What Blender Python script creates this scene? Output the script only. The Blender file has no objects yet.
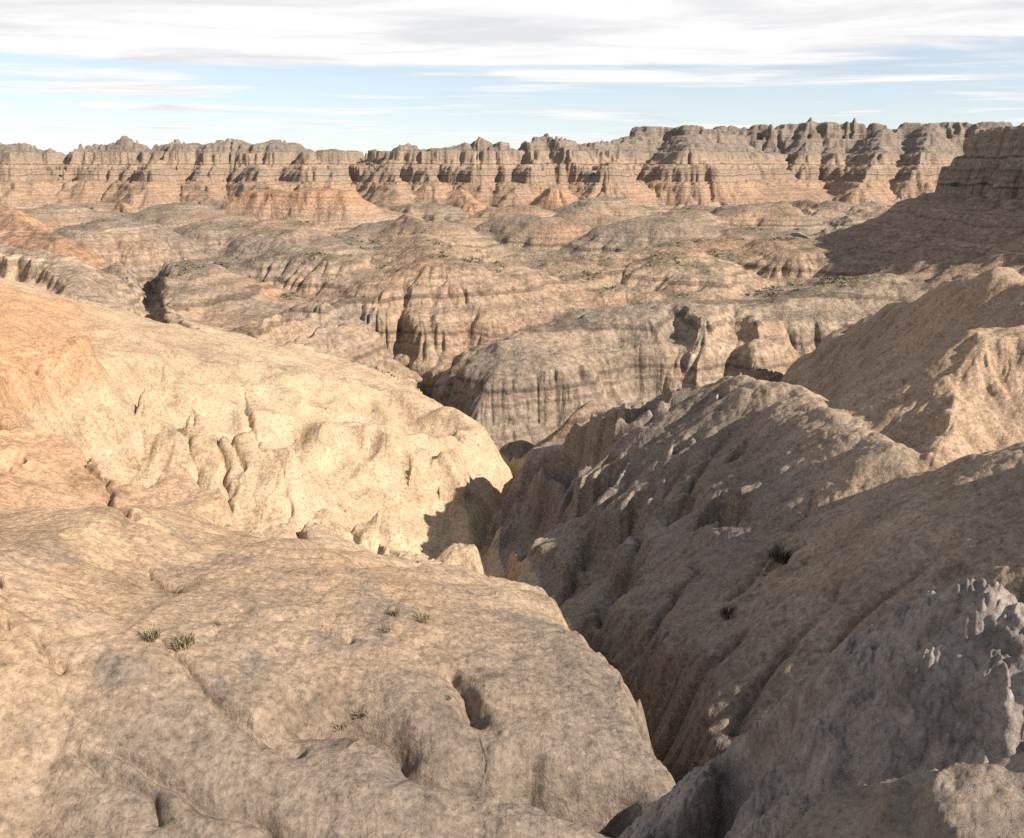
import bpy, math, random, time
import numpy as np
from concurrent.futures import ThreadPoolExecutor
T0 = time.time()
Q = 1.0                      # mesh density
rng = np.random.default_rng(7); random.seed(7)
F32 = np.float32

# ------------------------------------------------------------------ camera geometry
FPX, HORIZON, CX, CY = 830.0, 168.0, 512.0, 419.0
PITCH = math.atan((CY - HORIZON) / FPX)
SP, CP = math.sin(PITCH), math.cos(PITCH)
def ray(u, v):
    xr, yr = (u - CX) / FPX, (CY - v) / FPX
    return np.array([xr, CP + yr * SP, -SP + yr * CP])
def at(u, v, d):
    """the world point seen at pixel u,v of the photograph, d metres ahead of the camera"""
    r = ray(u, v); return r * (d / r[1])

# ------------------------------------------------------------------ noise
def hash2(ix, iy, seed):
    h = (ix.astype(np.uint32) * np.uint32(374761393) + iy.astype(np.uint32) * np.uint32(668265263)
         + np.uint32((seed * 974711 + 12345) & 0xffffffff))
    h = (h ^ (h >> np.uint32(13))) * np.uint32(1274126177)
    h = h ^ (h >> np.uint32(16))
    return h
def h01(ix, iy, seed):
    return (hash2(ix, iy, seed) & np.uint32(0xffffff)).astype(F32) * F32(1 / 16777216.0)
def vnoise(x, y, seed):
    """gradient noise about -1..1"""
    xf, yf = np.floor(x), np.floor(y)
    ix, iy = xf.astype(np.int32), yf.astype(np.int32)
    fx, fy = (x - xf).astype(F32), (y - yf).astype(F32)
    ux, uy = fx * fx * fx * (fx * (fx * 6 - 15) + 10), fy * fy * fy * (fy * (fy * 6 - 15) + 10)
    def g(dx, dy):
        a = h01(ix + dx, iy + dy, seed) * F32(6.2831853)
        return np.cos(a) * (fx - dx) + np.sin(a) * (fy - dy)
    a, b, c, d = g(0, 0), g(1, 0), g(0, 1), g(1, 1)
    return (a + (b - a) * ux + (c - a) * uy + (a - b - c + d) * ux * uy) * F32(1.5)
def fbm(x, y, seed, octs=4, gain=.5):
    s = 0; a = 1.0; n = 0
    for k in range(octs):
        s = s + a * vnoise(x * 2 ** k + 17.3 * k, y * 2 ** k - 9.1 * k, seed + k); n += a; a *= gain
    return s / n
def sst(a, b, x):
    t = np.clip((x - a) / (b - a), 0, 1); return t * t * (3 - 2 * t)

POOL = ThreadPoolExecutor(4)
def par(fn, n, *arrs):
    """run fn over row blocks of the arrays in threads"""
    nb = 32; e = np.linspace(0, n, nb + 1).astype(int)
    res = list(POOL.map(lambda k: fn(*[a[e[k]:e[k + 1]] for a in arrs]), range(nb)))
    if isinstance(res[0], tuple):
        return tuple(np.concatenate([r[i] for r in res]) for i in range(len(res[0])))
    return np.concatenate(res)

# ------------------------------------------------------------------ the log-polar sheet
def theta_axis(n):
    c = np.linspace(-34.5, 34.5, n)
    k = max(24, n // 14); t = np.linspace(0, 1, k + 1)[1:]
    side = 34.5 + 100 * t ** 1.7
    return np.radians(np.concatenate([-side[::-1], c, side])).astype(np.float64)
def rad_axis(n):
    x = np.linspace(math.log(1.3), math.log(1600), 4000); r = np.exp(x)
    w = np.full_like(r, .35)
    w += .9 * (sst(1.6, 2.4, r) - sst(50, 70, r)) + .9 * (sst(52, 58, r) - sst(125, 150, r)) + .8 * (sst(180, 260, r) - sst(430, 520, r))
    c = np.cumsum(w); c = (c - c[0]) / (c[-1] - c[0])
    return np.interp(np.linspace(0, 1, n), c, x)

# ------------------------------------------------------------------ hills as crest lines
LAYERS = []
def P(pts):
    return np.array([at(*p) for p in pts])
def crest(oid, pts, left, right, R=1.0, jag=(0, 1), rib=(0, 1), world=False, k=1.0):
    """crest line; left/right: a gradient, or a profile [(distance, drop), ...], on either side of the line"""
    p = np.array(pts, float) if world else P(pts)
    def prof(s):
        return [(0, 0), (400, 400 * s)] if not isinstance(s, (list, tuple)) else list(s)
    def fix(s):
        q = prof(s); (x0, y0), (x1, y1) = q[-2], q[-1]
        g = max(.3, (y1 - y0) / (x1 - x0)); q.append((x1 + 600, y1 + 600 * g)); return q
    LAYERS.append(dict(id=oid, p=p, l=fix(left), r=fix(right), R=R, jag=jag, rib=rib, k=k))

(GROUND, MOUND, ORANGE, FARSPUR, GREY, RIGHT, LITHUMP, NOSE, MESA, BAND, BUTT, FLUTE, ROSE, TANH, LEFTCLIFF, DARKFL,
 STREAK, REDH, PYR, DOMES, REDL, WALL_L, WALL_M, PROM, WALL_R, SADDLE, SELF, DOME) = range(28)

# left hillside and its spurs
crest(ORANGE, [(-20, -14, -.5), (-25, 2, -1.0), (-28, 15, -1.8), (-40, 40, -3.0), (-58, 64, -4.4)], .5, [(0, 0), (10, 3.9), (20, 7.6), (32, 12), (60, 23)], 3, world=True, k=2)
crest(MOUND, [(-60, 590, 9.5), (100, 655, 9.6), (220, 705, 9.3), (310, 738, 9.1), (380, 747, 9.0), (440, 768, 8.9), (512, 785, 9.0),
              (567, 806, 9.0), (600, 838, 8.8)], [(0, 0), (5, 1.15), (8, 2.5), (14, 6.5)], .45, .5, k=2.2)
crest(MOUND, [(-40, 470, 19), (75, 540, 16.5), (200, 556, 16.8), (300, 560, 17), (345, 564, 17), (400, 595, 16.2), (450, 620, 15.5),
              (500, 645, 14.8), (542, 685, 13.6), (587, 725, 12.5), (627, 770, 11.4), (660, 818, 10.4)], .8, .12, .5, k=2.2)
crest(ORANGE, [(-30, 405, 25), (60, 420, 23), (127, 452, 22), (200, 490, 20.4), (234, 510, 19.6), (277, 530, 19), (318, 552, 18.4)], [(0, 0), (2, .9), (6, 4.2)], [(0, 0), (5, 1.2), (10, 3.4), (20, 10)], .6)
crest(ORANGE, [(-80, 330, 28), (0, 335, 29), (60, 362, 30), (110, 380, 31), (160, 397, 32.5), (220, 420, 33), (287, 432, 34), (340, 455, 33.5),
               (380, 492, 32), (420, 535, 30), (448, 562, 28.8)], [(0, 0), (3, .9), (7, 3.6), (12, 8)], [(0, 0), (2.5, .9), (7, 3.8), (12, 8)], .7)
crest(FARSPUR, [(200, 392, 36), (300, 402, 39), (375, 418, 41), (420, 430, 43), (455, 435, 44), (484, 450, 45), (503, 463, 45), (518, 484, 45)],
      [(0, 0), (3, 1.0), (7, 4)], [(0, 0), (4, 1.4), (9, 5)], .6)
crest(FARSPUR, [(-200, 285, 42), (0, 300, 44), (50, 320, 44), (114, 327, 45), (200, 357, 46), (267, 369, 47), (337, 376, 49), (403, 393, 51),
                (440, 410, 53), (452, 426, 53)], .9, [(0, 0), (3, .8), (7, 3.4), (12, 7)], .7)
# viewer's ridge, the rough grey spur, the right hill
crest(SELF, [(4, -14, -2.2), (1.5, -3, -1.7), (.4, -.6, -1.62)], 1.1, 1.1, .5, world=True)
crest(SELF, [(3.4, .2, -1.1), (3.5, 1.5, -.85), (3.5, 2.3, -.8), (3.4, 3.4, -2.2)], 1.4, 1.4, .3, world=True)  # unseen hump added right of the view to shade the grey spur
led = [(0, 0), (.1, .03), (.16, .16), (.28, .24), (.5, 1.0)]
crest(SELF, [(1150, 790, 1.42), (1040, 806, 1.45), (990, 816, 1.5), (962, 830, 1.56)], led, led, .12)
g3 = [(3.8, -3, -2.7), (2.6, .2, -2.4), (2.1, 1.2, -2.0), (1.9, 1.95, -1.62)] + [tuple(at(u, v, d * .5)) for u, v, d in ((1007, 580, 5.2), (962, 595, 5.5), (912, 622, 6), (882, 660, 6.5), (852, 692, 7.1), (792, 762, 8.3), (738, 800, 9.4), (705, 828, 10.2))]
crest(GREY, g3, 1.55, 1.65, .12, world=True)
crest(RIGHT, [(1500, 380, 11), (1250, 400, 13.2), (1100, 430, 15.2), (1024, 453, 16.5), (959, 475, 18.5), (929, 485, 20), (895, 450, 21.5),
              (878, 442, 23), (838, 416, 26), (800, 386, 30), (764, 379, 32), (730, 379, 33.5), (680, 390, 35), (640, 408, 37),
              (600, 425, 39), (560, 450, 42), (525, 478, 46)], .75, .75, .6)
crest(LITHUMP, [(1500, 250, 29), (1200, 295, 28), (1024, 329, 26.5), (992, 334, 26.5), (965, 347, 26.5)], .72, .9, .6, rib=(.3, 1.8))
crest(LITHUMP, [(965, 347, 26.5), (955, 390, 24.4), (945, 428, 22.6), (930, 456, 21)], .6, 1.0, .25)
crest(LITHUMP, [(965, 347, 26.6), (930, 367, 28.5), (890, 388, 31), (868, 403, 33)], .8, .9, .3)
crest(NOSE, [(1300, 365, 27), (1100, 303, 34), (1024, 283, 38.6), (1002, 270, 40)], 1.2, .7, .4, rib=(.3, 2.2))
crest(NOSE, [(1002, 269, 40), (977, 276, 44), (912, 301, 53), (860, 325, 61), (803, 377, 68)], 1.2, .9, .4, rib=(.5, 3.5))
# red mesa on the right with its layered cap
mesa = [(0, 0), (.7, .4), (1.2, 3), (2.4, 3.5), (2.8, 5.0), (4, 5.6), (4.4, 7.6), (5.6, 8.2), (15, 13.2), (27, 19), (44, 28)]
crest(MESA, [(2600, 70, 52), (1400, 104, 72), (1160, 119, 90), (1078, 125, 102), (1026, 130, 116), (984, 134, 130)], mesa, mesa, .3, jag=(.5, 5), rib=(.5, 5))
# banded cliffs by the canyon
cl = [(0, 0), (2.5, .5), (5, 1.9), (6.8, 4.4), (8.8, 7.0), (12, 8.6), (17, 10)]
crest(BAND, [(514, 345, 65), (540, 329, 70), (575, 324, 72), (597, 320, 73), (640, 312, 74), (668, 309, 77)], .5, cl, .8, rib=(.45, 2.6))
crest(BAND, [(534, 331, 69), (502, 360, 64.5), (474, 392, 61.5), (456, 424, 59.5)], [(0, 0), (2, 1.2), (4, 3.4), (7, 7), (12, 10)], 1.5, .5, rib=(.4, 2.2))
crest(BUTT, [(676, 308, 82), (690, 312, 78), (700, 320, 73)], cl, cl, .9, rib=(.35, 2.4))
crest(BUTT, [(720, 303, 84), (716, 310, 78), (714, 319, 72)], cl, cl, .9, rib=(.35, 2.4))
crest(SADDLE, [(640, 306, 84), (690, 303, 86), (737, 305, 84), (780, 302, 84), (830, 290, 88), (880, 275, 92)], .3, [(0, 0), (5, 1.6), (14, 7), (24, 12)], 1.2, rib=(.8, 6))
crest(DOME, [(577, 412, 52), (594, 405, 53), (611, 416, 52)], 1.1, 1.2, .5)
# fluted hills behind the canyon
fl = [(0, 0), (4, 1.0), (10, 4.2), (15, 6.8), (17.5, 9.6), (22, 11)]
crest(FLUTE, [(352, 299, 86), (375, 290, 88), (396, 272, 92), (415, 262, 94), (435, 257, 95), (460, 261, 97), (490, 263, 100), (505, 266, 98), (525, 281, 94), (541, 311, 88)],
      .5, fl, .8, rib=(.6, 2.6))
crest(FLUTE, [(437, 256, 96), (432, 244, 112), (418, 232, 132)], .45, .45, 1.2)
crest(ROSE, [(548, 270, 104), (565, 264, 108), (590, 257, 113), (617, 254, 116), (645, 254, 116), (667, 247, 116), (686, 253, 110), (706, 271, 102), (722, 300, 92)],
      .5, [(0, 0), (5, 1.0), (12, 4.0), (19, 8.5), (26, 12)], 1.2, rib=(.6, 3.2))
crest(TANH, [(600, 226, 165), (640, 232, 150), (695, 246, 132), (740, 255, 123), (765, 257, 121), (797, 260, 120), (818, 268, 118), (826, 285, 112)],
      .5, [(0, 0), (5, 1.0), (12, 5), (20, 9)], 1.2, rib=(.7, 3.4))
crest(STREAK, [(210, 264, 106), (250, 262, 106), (275, 256, 107), (315, 255, 107), (346, 256, 104), (360, 277, 98)], .5,
      [(0, 0), (3, .6), (10, 5.0), (18, 8)], .8, rib=(.6, 2.4))
crest(DARKFL, [(148, 262, 98), (190, 262, 96), (212, 270, 92), (236, 296, 85), (256, 320, 79)], .5,
      [(0, 0), (6, 1.4), (12, 3.6), (14, 7), (17, 9)], .8, rib=(.6, 2.4))
crest(DARKFL, [(180, 300, 82), (176, 310, 78)], 1.0, [(0, 0), (3, 1), (4.5, 4), (8, 7)], .8, rib=(.9, 3))
crest(LEFTCLIFF, [(-260, 215, 84), (-60, 238, 84), (0, 244, 85), (40, 252, 83), (64, 260, 80), (84, 273, 75), (110, 291, 70), (128, 311, 66), (147, 338, 61)],
      .7, [(0, 0), (1.6, .4), (3.4, 4.6), (7, 8), (12, 11)], .5, rib=(.5, 4))
crest(LEFTCLIFF, [(118, 264, 100), (134, 276, 92), (146, 302, 82)], .8, .8, .6)
crest(STREAK, [(228, 338, 68), (250, 326, 70), (284, 317, 72), (306, 320, 73), (330, 312, 78), (345, 302, 84)], .5, [(0, 0), (3, .8), (7, 4), (10, 7)], .7, rib=(.5, 2.2))
crest(STREAK, [(295, 308, 80), (318, 306, 80)], .6, .6, 1.2)
# red hills in the middle distance
redp = [(0, 0), (3, .5), (9, 5.4), (15, 9), (26, 12.2)]
crest(REDH, [(248, 195, 205), (258, 190, 205), (287, 189, 204), (305, 185, 202), (332, 186, 200), (345, 196, 196)], .7, redp, .6, rib=(1.5, 8))
crest(REDH, [(420, 224, 150), (412, 216, 160), (405, 212, 170)], .6, .6, .6)
crest(PYR, [(557, 186, 248), (558, 189, 240)], .72, .76, .5, rib=(.8, 8))
crest(PYR, [(585, 197, 246), (590, 202, 238)], .78, .75, .5)
crest(PYR, [(458, 188, 268), (470, 203, 244)], .7, .75, .5, rib=(1.5, 9))
crest(REDL, [(-260, 160, 118), (-60, 190, 120), (0, 204, 120), (15, 211, 118), (33, 226, 113), (60, 243, 104)], .7, [(0, 0), (4, 2.2), (10, 5.6), (20, 8)], .6)
# the wall of buttes along the skyline
wl = [(0, 0), (2, 1.2), (5.5, 5.5), (9, 7.2), (10.8, 10.5), (20, 14), (22, 17), (34, 22), (60, 28)]
crest(WALL_L, [(-420, 150, 330), (-200, 140, 335), (0, 142, 335), (10, 147, 335), (25, 143, 335), (40, 149, 335), (52, 148, 335), (62, 156, 335), (75, 157, 338), (87, 155, 338), (92, 147, 335),
               (105, 144, 333), (125, 142, 333), (140, 145, 333), (150, 150, 333), (165, 145, 332), (195, 145, 332), (212, 141, 331), (240, 145, 331), (252, 152, 331),
               (262, 152, 331), (277, 142, 330), (290, 148, 330), (305, 153, 330), (318, 155, 330), (335, 152, 330), (350, 161, 330), (363, 160, 328), (372, 162, 325)],
      .8, wl, .4, jag=(1.7, 3.2), rib=(4.5, 17))
wm = [(0, 0), (2, .8), (3.4, 4.2), (9, 6.5), (10, 8.5), (17, 11.5), (18.5, 14.5), (30, 20), (52, 25)]
crest(WALL_M, [(372, 162, 322), (378, 152, 318), (392, 152, 315), (397, 157, 312), (408, 146, 306), (433, 149, 304), (445, 145, 303), (463, 148, 302), (480, 146, 302), (498, 145, 302),
               (513, 149, 303), (540, 141, 305), (566, 138, 310), (580, 143, 312), (605, 141, 320), (625, 140, 330), (640, 135, 345)], .8, wm, .4, jag=(1.3, 3.2), rib=(4, 15))
crest(WALL_M, [(520, 158, 300), (528, 164, 290), (531, 172, 278)], .8, .8, .5, rib=(1.5, 8))
pm = [(0, 0), (5, 3.4), (20, 12.5), (21.5, 15.2), (24, 16.2), (25.5, 18.8), (40, 26), (60, 31)]
crest(PROM, [(640, 128, 352), (672, 128, 350), (690, 127, 345), (708, 129, 345), (735, 134, 352)], wm, wm, .4, jag=(.8, 4), rib=(1.5, 10))
crest(PROM, [(690, 130, 340), (688, 142, 318), (690, 146, 308)], pm, pm, .8, rib=(1.8, 7))
wr = [(0, 0), (2, .8), (3.6, 6), (8, 7.5), (9.5, 12), (16, 14.5), (17.5, 18), (28, 23), (29.5, 26), (46, 34), (75, 38)]
crest(WALL_R, [(705, 131, 410), (716, 130, 408), (719, 127, 406), (744, 127, 405), (748, 132, 405), (757, 125, 402), (794, 124, 400), (838, 123, 398), (861, 125, 395), (866, 131, 395), (875, 124, 394),
               (891, 127, 392), (908, 123, 388), (945, 122, 385), (985, 124, 380), (1024, 125, 380), (1300, 110, 390), (1600, 100, 400)], .8, wr, .4, jag=(1.0, 5), rib=(6.5, 22))
crest(WALL_R, [(884, 130, 380), (880, 148, 350), (872, 166, 325), (858, 190, 300)], [(0, 0), (3, 2.6), (14, 10), (16, 13), (30, 21)], .7, .5, rib=(1.5, 9))
crest(WALL_R, [(805, 126, 396), (806, 150, 366), (800, 172, 345)], .8, .8, .5, rib=(1.5, 9))
crest(WALL_R, [(930, 124, 380), (925, 150, 340), (915, 172, 315)], .8, .8, .5, rib=(1.5, 9))

tl = np.random.default_rng(12)
for k in range(64):
    d = tl.uniform(118, 245); u = tl.uniform(-60, 900); v = HORIZON + FPX * tl.uniform(7.6, 11.6) / d * (1.02)
    if u > 790 - (d - 118) * .2 or (220 < u < 380 and d < 205 and d > 160): continue
    du = tl.uniform(-38, 38); dd = tl.uniform(-16, -3); s1 = tl.uniform(.5, .8)
    pr = [(0, 0), (3, .5), (6, 1.8), (11, 1.8 + 5 * s1), (18, 1.8 + 10 * s1)]
    crest(DOMES, [(u, v, d), (u + du * .5, v + 2, d + dd * .4), (u + du, v + 9, d + dd)], pr, pr, 1.0, rib=(.7, 4))
tl = np.random.default_rng(21)
for oid, u0, u1, d, n, vt in ((WALL_L, -150, 365, 322, 24, 166), (WALL_M, 380, 630, 292, 10, 168), (WALL_R, 720, 1000, 372, 12, 157)):
    for k in range(n):
        u = u0 + (u1 - u0) * (k + tl.uniform(.1, .9)) / n; v = vt + tl.uniform(-11, 10); dd = d + tl.uniform(-8, 10); du = tl.uniform(-22, 22); ln = tl.uniform(20, 55)
        crest(oid, [(u, v - 4, dd + 6), (u + du * .3, v + 6, dd - ln * .4), (u + du, v + 30, dd - ln)], [(0, 0), (2, 1.3), (5, 3), (6, 4.6), (30, 24)], [(0, 0), (2, 1.3), (5, 3), (6, 4.6), (30, 24)], .4, rib=(1.0, 6))

# main gully and canyon floor: thalweg lines that cut into what stands there
GULLIES = []
def gully(pts, prof):
    GULLIES.append((P(pts), prof))
gully([(760, 900, 8.5), (692, 838, 11), (650, 775, 14), (600, 702, 18), (552, 648, 22.5), (500, 602, 29), (478, 565, 37), (500, 515, 45), (520, 488, 50), (498, 470, 54), (456, 450, 57), (432, 420, 64), (428, 398, 75),
       (385, 375, 80), (330, 368, 76), (270, 375, 66), (180, 368, 60)], [(0, 0), (.25, .1), (1.0, 2.2), (2.2, 4.0), (4, 6.4), (8, 11), (400, 500)])
gully([(498, 470, 54), (560, 444, 57), (640, 414, 61), (740, 382, 66), (800, 378, 62)], [(0, 0), (.3, .1), (2, 2.5), (5, 6), (400, 500)])
gully([(180, 368, 60), (150, 352, 70), (152, 320, 84), (150, 290, 98)], [(0, 0), (.5, .2), (2.5, 4), (6, 7), (400, 500)])

def seg_dist(x, y, p):
    """nearest point of a polyline: distance, its height, distance along"""
    best = np.full(x.shape, 1e9, F32); z = np.zeros_like(best); al = np.zeros_like(best); acc = 0.0
    for a, b in zip(p[:-1], p[1:]):
        dx, dy = b[0] - a[0], b[1] - a[1]; L2 = dx * dx + dy * dy; L = math.sqrt(L2)
        t = np.clip(((x - a[0]) * dx + (y - a[1]) * dy) / L2, 0, 1)
        ex, ey = x - a[0] - t * dx, y - a[1] - t * dy
        d = np.sqrt(ex * ex + ey * ey); m = d < best
        best = np.where(m, d, best); z = np.where(m, a[2] + t * (b[2] - a[2]), z); al = np.where(m, acc + t * L, al)
        acc += L
    return best, z, al

sw = [(0, 0), (.8, .12), (2.5, .85), (5, 2.3), (6.5, 5), (400, 900)]
gully([(60, 452, 29), (127, 488, 29), (200, 526, 28), (255, 548, 27.5), (300, 572, 27.5), (360, 602, 27), (430, 622, 27), (490, 626, 26.6)], sw)
gully([(110, 404, 37), (160, 427, 37.5), (230, 450, 38), (300, 467, 38.5), (345, 491, 38), (390, 528, 37), (430, 556, 36.5), (468, 572, 36)], sw)
gully([(150, 370, 41), (230, 400, 42), (300, 418, 43), (375, 436, 45), (425, 448, 47)], sw)
nt = [(0, 0), (.8, .35), (1.8, 1.5), (3.2, 4.2), (5, 11), (400, 1500)]
gully([(668, 312, 78), (675, 345, 70), (678, 392, 64)], nt)
gully([(734, 306, 83), (738, 330, 74), (741, 372, 66)], nt)

def layer_height(L, x, y):
    """height of one hill: the highest of the slopes that fall from each stretch of its crest"""
    sh = x.shape; x, y = x.ravel(), y.ravel(); out = np.full(x.shape, -99, F32); acc = 0.0; p = L['p']
    gmin = max(min(np.interp(60, *zip(*L['l'])), np.interp(60, *zip(*L['r']))) / 60, .2)
    for a, b in zip(p[:-1], p[1:]):
        dx, dy = b[0] - a[0], b[1] - a[1]; L2 = dx * dx + dy * dy; ln = math.sqrt(L2)
        t = np.clip(((x - a[0]) * dx + (y - a[1]) * dy) / L2, 0, 1)
        ex, ey = x - a[0] - t * dx, y - a[1] - t * dy
        d = np.sqrt(ex * ex + ey * ey)
        i = np.nonzero(d < (max(a[2], b[2]) + 26) / gmin + 6)[0]
        if len(i):
            d, t, ex, ey = d[i], t[i], ex[i], ey[i]
            z = a[2] + t * (b[2] - a[2]); al = (acc + t * ln).astype(F32); s = (dx * ey - dy * ex) / (ln * d + 1e-6)
            if L['rib'][0]:
                A, lam = L['rib']
                n = 1 - 2 * np.abs(vnoise(al / lam, d * 0 + .37, 71 + L['id'])) + .5 * (1 - 2 * np.abs(vnoise(al / lam * 2.3, d / (lam * 3), 77 + L['id'])))
                d = np.maximum(d - A * (n + .2) * sst(0, A * 2.2, d), 0)
            R = L['R']; d = np.sqrt(d * d + R * R) - R
            m = .5 + .5 * s; m = m * m * (3 - 2 * m)
            drop = np.interp(d, *zip(*L['l'])) * m + np.interp(d, *zip(*L['r'])) * (1 - m)
            if L['jag'][0]:
                A, lam = L['jag']
                z = z + A * (np.clip(vnoise(al / lam, al * 0, 91) * 2.5, -1, 1) * .6 + vnoise(al / lam * 2.7, al * 0, 93) * .6)
            if L['jag'][0] > .9: z = z + 1.3 * L['jag'][0] * vnoise(al / 13, al * 0, 97) + 2.0 * np.maximum(0, 1 - np.abs(vnoise(al / 8, al * 0, 95)) * 4) * sst(-.1, .3, vnoise(al / 40, al * 0, 96))
            hz = z - drop
            if L['k'] > 1:
                kk = .015 * np.hypot(x[i], y[i]) * L['k']; q = np.maximum(kk - np.abs(out[i] - hz), 0)
                out[i] = np.maximum(out[i], hz) + q * q / (4 * kk)
            else: out[i] = np.maximum(out[i], hz)
        acc += ln
    return out.reshape(sh)

def floor_z(x, y, r):
    z = np.interp(r, [0, 8, 12, 30, 50, 78, 100, 125, 160, 200, 260, 400, 1600], [-9.4, -10.6, -11.6, -16.9, -19.8, -20.8, -18.4, -16.6, -15.4, -14.8, -14.3, -14, -14]).astype(F32)
    m = sst(85, 125, r); xw, yw = x + 3 * vnoise(x / 15, y / 15, 43), y + 3 * vnoise(x / 15 + 8, y / 15, 44)
    n = fbm(xw / 40, yw / 34, 41, 2)
    w = 1 - np.abs(vnoise(xw / 26 + 5, yw / 20, 51)) * 1.5
    w2 = np.abs(vnoise(xw / 12, yw / 11, 57)); w3 = np.abs(vnoise(xw / 6, yw / 6, 58))
    return z + m * (n * 3.0 + np.clip(w, 0, 1) ** 1.5 * 4.2 + w2 * 2.6 + w3 * .8 - 2.6) * (.75 + .35 * sst(120, 200, r))

def base(X, Y):
    X, Y = X.astype(F32), Y.astype(F32)
    r = np.sqrt(X * X + Y * Y)
    wa = np.minimum(.008 * r, 1.3); ws = np.clip(.06 * r, .8, 9)
    x = X + wa * vnoise(X / 9, Y / 9, 3) * sst(20, 60, r) + .35 * np.minimum(r / 20, 1) * vnoise(X / 3.1, Y / 3.1, 4)
    y = Y + wa * vnoise(X / 9 + 40, Y / 9, 5) * sst(20, 60, r) + .35 * np.minimum(r / 20, 1) * vnoise(X / 3.1 + 31, Y / 3.1, 6)
    gp = GULLIES[0][0][:11]; best = np.full(x.shape, 1e9, F32); gs = np.zeros_like(best)
    for a, b in zip(gp[:-1], gp[1:]):
        dx, dy = b[0] - a[0], b[1] - a[1]; t = np.clip(((x - a[0]) * dx + (y - a[1]) * dy) / (dx * dx + dy * dy), 0, 1)
        ex, ey = x - a[0] - t * dx, y - a[1] - t * dy; d = np.sqrt(ex * ex + ey * ey); m = d < best
        best = np.where(m, d, best); gs = np.where(m, np.sign(dx * ey - dy * ex) * d, gs)
    gs = gs * (Y < 64)
    h = floor_z(X, Y, r); oid = np.zeros(h.shape, np.int8)
    for L in LAYERS:
        hl = layer_height(L, x, y)
        if L['id'] in (MOUND, ORANGE, FARSPUR): hl = hl - 1.6 * np.maximum(-gs, 0)      # each bank keeps to its own side of the gully
        if L['id'] == RIGHT: hl = hl - 1.6 * np.maximum(gs, 0)
        k = np.clip(.010 * r, .08, .8) * L['k']
        oid = np.where(hl > h, L['id'], oid).astype(np.int8)
        dif = np.abs(h - hl); q = np.maximum(k - dif, 0)
        h = np.maximum(h, hl) + q * q / (4 * k)
    for p, prof in GULLIES:
        d, z, al = seg_dist(x, y, p)
        if prof is sw:
            L = np.hypot(*np.diff(p[:, :2], axis=0).T).sum(); z = z + 3.0 * np.clip(1 - al / L * 8, 0, 1) ** 2
        g = z + np.interp(d * (1 + .35 * vnoise(x / 1.9, y / 1.9, 33)), *zip(*prof))
        k = np.clip(.012 * r, .1, .6); q = np.maximum(k - np.abs(h - g), 0)
        h = np.minimum(h, g) - q * q / (4 * k)
    return h.astype(F32), oid

th_f, lr_f = theta_axis(int(1500 * Q)), rad_axis(int(2300 * Q))
th_c, lr_c = th_f[::2], lr_f[::2]
Rc = np.exp(lr_c)[:, None]
Xc, Yc = Rc * np.sin(th_c)[None], Rc * np.cos(th_c)[None]
hc, oidc = par(base, len(lr_c), Xc, Yc)
print('base', time.time() - T0)
def up1(a, n):
    """cubic doubling along axis 0 to n rows"""
    p = np.concatenate([a[:1], a, a[-1:], a[-1:]])
    m = (-p[:-3] + 9 * p[1:-2] + 9 * p[2:-1] - p[3:]) / 16
    o = np.empty((2 * len(a),) + a.shape[1:], a.dtype); o[0::2] = a; o[1::2] = m
    return o[:n]
NR, NT = len(lr_f), len(th_f)
H = up1(np.ascontiguousarray(up1(hc, NR).T), NT).T.copy()
OID = np.repeat(np.repeat(oidc, 2, 0), 2, 1)[:NR, :NT].copy()
Rf = np.exp(lr_f)[:, None].astype(F32)
sn, cs = np.sin(th_f)[None].astype(F32), np.cos(th_f)[None].astype(F32)
X, Y = Rf * sn, Rf * cs
RR = np.broadcast_to(Rf, H.shape)
lr32, th32 = lr_f.astype(F32), th_f.astype(F32)
def grad(h):
    gr = np.gradient(h, lr32, axis=0) / Rf; gt = np.gradient(h, th32, axis=1) / Rf
    return gr * sn + gt * cs, gr * cs - gt * sn
def box(a, n=2):
    for ax in (0, 1):
        for _ in range(n):
            a = (np.roll(a, 1, ax) + 2 * a + np.roll(a, -1, ax)) * F32(.25)
    return a

# ------------------------------------------------------------------ water-cut rills that run down every slope
def rill_cells(x, y, dx, dy, seed):
    xf, yf = np.floor(x), np.floor(y)
    ix, iy = xf.astype(np.int32), yf.astype(np.int32); fx, fy = x - xf, y - yf
    va = np.zeros_like(x); wt = np.zeros_like(x)
    for i in (-1, 0, 1):
        for j in (-1, 0, 1):
            px = fx - i - F32(.25) - h01(ix + i, iy + j, seed) * F32(.5); py = fy - j - F32(.25) - h01(ix + i, iy + j, seed + 99) * F32(.5)
            w = np.exp(-(px * px + py * py) * F32(2.0))
            va += np.cos((px * dx + py * dy) * F32(6.2831853)) * w; wt += w
    return va / wt
def grow(a, st):
    fi, fj = np.arange(NR) / st, np.arange(NT) / st
    i0 = np.minimum(fi.astype(int), a.shape[0] - 2); j0 = np.minimum(fj.astype(int), a.shape[1] - 2)
    ti = np.clip(fi - i0, 0, 1)[:, None].astype(F32); tj = np.clip(fj - j0, 0, 1)[None].astype(F32)
    b = a[i0] * (1 - ti) + a[i0 + 1] * ti
    return (b[:, j0] * (1 - tj) + b[:, j0 + 1] * tj).astype(F32)
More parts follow.
